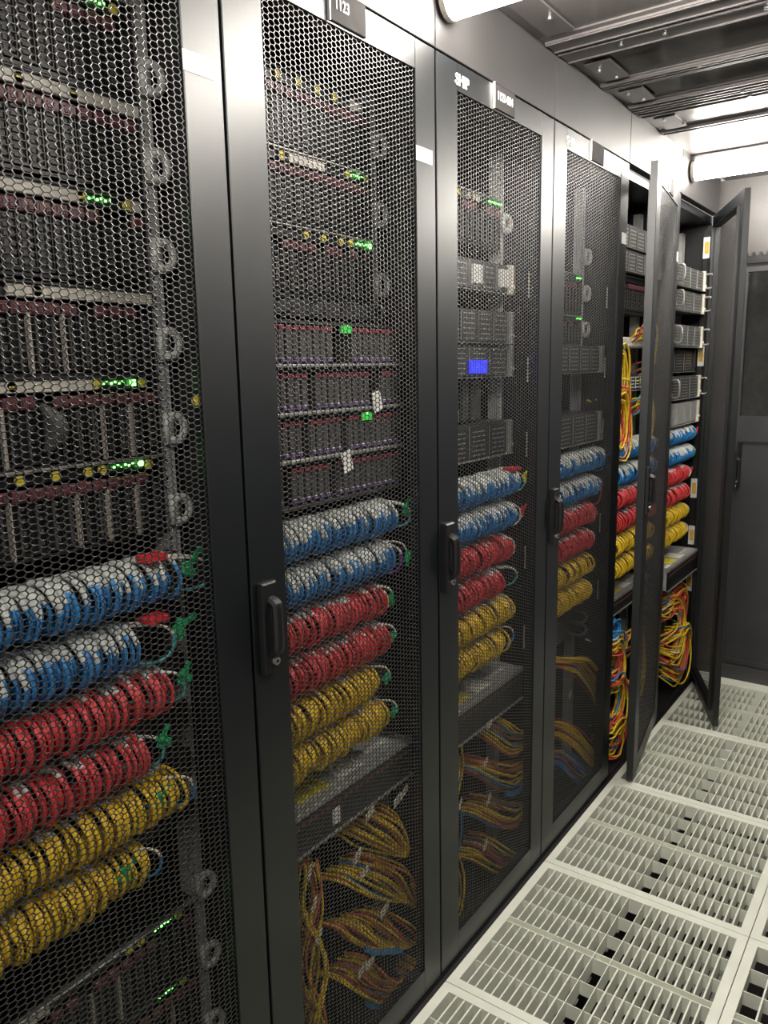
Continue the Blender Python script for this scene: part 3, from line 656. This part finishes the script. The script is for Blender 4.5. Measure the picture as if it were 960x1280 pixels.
tray(4, 'grey switch under the yellow cables of the fifth cabinet', 0.665, 0.60, -0.05)
cm = thing('cable_manager', 'black ringed cable manager below yellow cables, fourth cabinet', 'cable manager', (-0.09, 2*W, 0.60))
part('plate', B(-0.03, 0, 0.06, 0.54, 0, 0.09), 'dark_metal', cm)
for z in (0.015, 0.06): part('ring', MB().tube(smooth_path([(0, 0.40, z), (0.04, 0.40, z), (0.055, 0.42, z+0.012), (0.04, 0.44, z+0.024), (0, 0.44, z+0.024)], 4), 0.005, 6), 'grille_grey', cm)
part('red_block', B(0, 0.02, 0.07, 0.24, 0.010, 0.024), 'cord_orange', cm); part('white_block', B(0, 0.02, 0.07, 0.22, -0.014, 0.0), 'white_plastic', cm)

# ------------------------------------------------------------------ loose cable fans and hangs
MIXC = ['cord_yellow', 'cord_maroon', 'cord_yellow', 'cord_maroon', 'cord_orange', 'cord_yellow', 'cord_maroon', 'cord_yellow', 'cord_yellow', 'cord_blue', 'cord_yellow', 'cord_yellow']
BRIGHT = ['cord_yellow', 'cord_red', 'cord_yellow', 'cord_blue', 'cord_orange', 'cord_yellow', 'cord_red', 'cord_yellow', 'cord_blue', 'cord_yellow', 'cord_white']
def strand(th, pts, m, r=0.0030, name='cable', n=5): part(name, MB().tube(smooth_path(pts, n), r, 5, cap=False), m, th, smooth=True)
def rs(c, u):                                 # point at u (0..1) along a polyline
    n = len(c)-1; a = min(int(u*n), n-1); f = u*n-a; return (c[a][0]*(1-f)+c[a+1][0]*f, c[a][1]*(1-f)+c[a+1][1]*f)
def fan(k, label, top, bot, n=20, pal=MIXC, blue=False, tags=(), seed=0, X=-0.05):
    rng = random.Random(seed+k*17); y0 = (k-1)*W
    z0 = min(onx(p[0], p[1], X)[1] for p in bot); th = thing('cable_bundle', label, 'cable bundle', (0, y0, z0))
    for i in range(n):
        t = i/(n-1); c = pal[rng.randrange(len(pal))]; jt = rng.uniform(-0.13, 0.13); xo = rng.uniform(-0.035, 0.018); pts = []
        u0 = rng.uniform(0, 0.12)
        for q in range(6):
            u = u0+(1-u0)*q/5; a, b = rs(top, u), rs(bot, u); m = t+jt*math.sin(math.pi*u)
            yy, zz = onx(a[0]*(1-m)+b[0]*m, a[1]*(1-m)+b[1]*m, X)
            xx = X+xo*math.sin(math.pi*min(1, u*1.2))
            if q == 0: pts.append((-0.125, yy-y0-0.02, zz-z0+0.004))
            pts.append((xx-(0.03 if q == 0 else 0), yy-y0, zz-z0))
        pts.append((-0.11, pts[-1][1]+0.012, pts[-1][2]-0.008))
        strand(th, pts, c, 0.0032, n=4)
    if blue:
        for i in range(6):
            pts = []
            for q in range(4):
                p = rs(bot, 0.48+0.15*q); yy, zz = onx(p[0], p[1]+1+0.9*i, X+0.012); pts.append((X+0.012, yy-y0, zz-z0))
            strand(th, pts, 'cord_blue', 0.0026)
    for (px, py) in tags:
        yy, zz = onx(px, py, X+0.01); part('label_tag', B(-0.0008, 0.0008, -0.022, 0.022, -0.009, 0.009), 'cord_white', th, (X+0.012, yy-y0, zz-z0), (rng.uniform(-0.1, 0.25), 0, 0.2))
    return th
FN = ['topmost of four', 'second of four', 'third of four', 'lowest of four']
F2 = [([(481,1005),(506,1025),(512,1050),(510,1063)], [(434,1046),(461,1060),(488,1068),(509,1070)], ((462,1016), (496,1000), (504,990))),
      ([(474,1073),(508,1087),(518,1118),(517,1134)], [(435,1107),(454,1118),(488,1127),(512,1127)], ((455,1090), (446,1070))),
      ([(492,1143),(508,1160),(518,1172),(517,1180)], [(430,1166),(445,1179),(470,1188),(512,1184)], ((480,1137),)),
      ([(470,1200),(490,1226),(512,1226),(526,1205)], [(430,1229),(447,1246),(468,1256),(500,1248)], ((452,1212), (462,1203)))]
F3 = [([(626,894),(638,908),(648,914),(662,914)], [(600,918),(624,938),(644,945),(661,932)], ((611,905),)),
      ([(607,949),(625,955),(640,957),(661,945)], [(598,969),(622,986),(644,990),(662,972)], ((606,953),)),
      ([(618,998),(632,1005),(646,1008),(661,998)], [(598,1022),(622,1038),(644,1037),(661,1017)], ((610,1000),)),
      ([(616,1042),(630,1060),(645,1068),(661,1060)], [(598,1079),(619,1093),(636,1093),(658,1070)], ((606,1056),))]
for i in range(4):
    fan(1, '%s yellow and maroon cable fans in the second cabinet' % FN[i], F2[i][0], F2[i][1], blue=(i >= 2), tags=F2[i][2], seed=i, n=22)
    fan(2, '%s tangled yellow and red cable fans in the third cabinet' % FN[i], F3[i][0], F3[i][1], blue=(i == 1), tags=F3[i][2], seed=i+9, n=20)
F4 = [([(713,825),(733,820),(751,846),(754,888)], [(705,836),(722,842),(740,868),(751,900)], MIXC), ([(713,902),(730,915),(748,940),(753,950)], [(708,922),(722,945),(740,962),(752,960)], MIXC),
      ([(716,938),(730,955),(744,965),(752,955)], [(706,955),(718,975),(736,985),(750,968)], ['cord_blue', 'cord_yellow', 'cord_blue', 'cord_maroon'])]
for i, (a, b, pal) in enumerate(F4):
    fan(3, ['upper dull yellow cable fan, sweeping down, fourth cabinet', 'middle yellow and maroon cable fan in the fourth cabinet', 'lowest blue and yellow cable fan in the fourth cabinet'][i], a, b, pal=pal, seed=i+20, n=18, tags=((712,868),) if i == 0 else ())
def hang(k, label, y=0.125, n=10, z0=0.56, z1=0.03, pal=MIXC, amp=0.022, x=-0.06, seed=1, r=0.0030):
    rng = random.Random(seed*31+k); th = thing('cable_bundle', label, 'cable bundle', (0, (k-1)*W, z1))
    for i in range(n):
        ph = rng.uniform(0, 0.8)+ (math.pi if i % 2 else 0); xx = x+rng.uniform(-0.02, 0.015); pts = []
        m = 9
        for j in range(m):
            z = (z0-z1)*(1-j/(m-1)); pts.append((xx+rng.uniform(-0.004, 0.004), y+amp*math.sin(j*1.15+ph)*(0.6+0.4*rng.random())+0.012*j/(m-1)+rng.uniform(-0.003, 0.003), z))
        strand(th, pts, pal[i % len(pal)], r, n=4)
    for q in range(3): part('label_tag', B(-0.0008, 0.0008, 0, 0.034, -0.008, 0.008), 'cord_white', th, (x+0.02, y+0.01*q-0.02, (z0-z1)*(0.96-0.15*q)), (0.5, 0, 0.3))
    return th
hang(1, 'twisted yellow cables hanging at the near side of the second cabinet', y=0.165, n=18, amp=0.036, x=-0.05, pal=['cord_yellow', 'cord_yellow', 'cord_maroon', 'cord_yellow', 'cord_orange'])
hang(2, 'twisted yellow cables hanging at the near side of the third cabinet', y=0.160, n=10, amp=0.028)
hang(3, 'yellow cables hanging at the near side of the fourth cabinet', y=0.150, n=10, amp=0.030)
def coil(k, label, y, z, ry, rz, n, pal, a0=-150, a1=150, x=-0.03, xs=0.03, seed=2, r=0.0033):
    rng = random.Random(seed); th = thing('cable_bundle', label, 'cable bundle', (0, (k-1)*W, z))
    for i in range(n):
        s = rng.uniform(0.55, 1.08); xx = x-xs*i/n; o = rng.uniform(-0.018, 0.018); oz = rng.uniform(-0.018, 0.018); pts = []
        b0 = a0+rng.uniform(-25, 25); b1 = a1+rng.uniform(-25, 25); tx = rng.uniform(-0.02, 0.02)
        for j in range(13):
            a = math.radians(b0+(b1-b0)*j/12); pts.append((xx+tx*math.sin(a)-(0.05 if j in (0, 12) else 0), y+ry*s*math.cos(a)+o, rz*s*math.sin(a)+oz))
        strand(th, pts, pal[(i//2) % len(pal)], r*rng.uniform(1.0, 1.3), n=3)
    return th
YR = ['cord_yellow', 'cord_yellow', 'cord_yellow', 'cord_teal', 'cord_red', 'cord_yellow']
coil(4, 'yellow cable loop hanging high beside the open fifth door', 0.070, 1.50, 0.080, 0.120, 16, YR, -110, 110, x=-0.035)
coil(4, 'yellow and red cable loop resting on the blue roll, fifth cabinet', 0.070, 1.335, 0.10, 0.130, 20, ['cord_yellow', 'cord_red', 'cord_yellow', 'cord_orange', 'cord_yellow'], -115, 110, x=-0.02, seed=4)
coil(4, 'upper arc of yellow cables seen through the half-open mesh door', 0.36, 1.57, 0.10, 0.12, 8, ['cord_yellow', 'cord_teal', 'cord_maroon'], -60, 150, x=-0.03, seed=5)
coil(4, 'lower arc of dull cables seen through the half-open mesh door', 0.36, 1.31, 0.10, 0.11, 9, ['cord_yellow', 'cord_maroon', 'cord_teal'], -70, 140, x=-0.03, seed=6)
coil(4, 'blue and white connector tangle below the fifth cabinet switch', 0.10, 0.545, 0.10, 0.05, 12, ['cord_blue', 'cord_blue', 'cord_white'], -150, 150, x=-0.03, seed=7)
coil(4, 'red and yellow cable loop in the lower fifth cabinet', 0.10, 0.42, 0.11, 0.10, 24, BRIGHT, -120, 120, x=-0.015, seed=8)
coil(4, 'multicoloured cable loop near the bottom of the fifth cabinet', 0.10, 0.27, 0.12, 0.11, 26, BRIGHT, -120, 130, x=-0.012, seed=9)
coil(4, 'bright cable heap on the floor of the fifth cabinet', 0.10, 0.12, 0.13, 0.085, 16, BRIGHT, -100, 140, x=-0.010, seed=10)
coil(4, 'dim cable loop behind the lower half-open mesh door', 0.38, 0.33, 0.11, 0.16, 14, MIXC, -150, 150, x=-0.03, seed=12)
coil(5, 'red and yellow cable loop under the far switch', 0.30, 0.47, 0.17, 0.055, 18, ['cord_red', 'cord_yellow', 'cord_orange', 'cord_maroon', 'cord_blue'], -150, 150, x=-0.02, seed=13)
coil(5, 'large yellow cable hoop in the lower far cabinet', 0.26, 0.34, 0.15, 0.15, 20, ['cord_yellow', 'cord_yellow', 'cord_red', 'cord_white'], -130, 120, x=0.0, seed=14)
coil(5, 'blue and yellow cable hoop near the floor of the far cabinet', 0.34, 0.20, 0.15, 0.13, 24, BRIGHT, -140, 120, x=0.006, seed=15)
coil(5, 'dull green cable loops at the far side of the far cabinet', 0.46, 0.36, 0.08, 0.12, 10, ['cord_teal', 'cord_yellow', 'cord_maroon'], -130, 130, x=-0.03, seed=16)

# ------------------------------------------------------------------ groups of repeats
GROUPS = {'server_cabinet': 'server cabinets in the row', 'blade_enclosure': 'blade enclosures behind the mesh doors', 'disk_shelf': 'disk shelves in the second cabinet',
          'rack_server': 'rack servers in the farther cabinets', 'network_switch': 'grey switches under the cord rolls', 'ceiling_lamp': 'tube lamps across the aisle',
          'strut_channel': 'struts above the ceiling glass', 'cable_manager': 'black cable managers'}
for o in list(SC.objects):
    if o.parent is None and o.get('category'):
        b = o.name.split('.')[0]
        if b == 'cable_bundle': o['group'] = 'patch cord rolls' if 'patch cord roll' in o['label'] else 'loose cable bundles low in the cabinets'
        elif b in GROUPS: o['group'] = GROUPS[b]
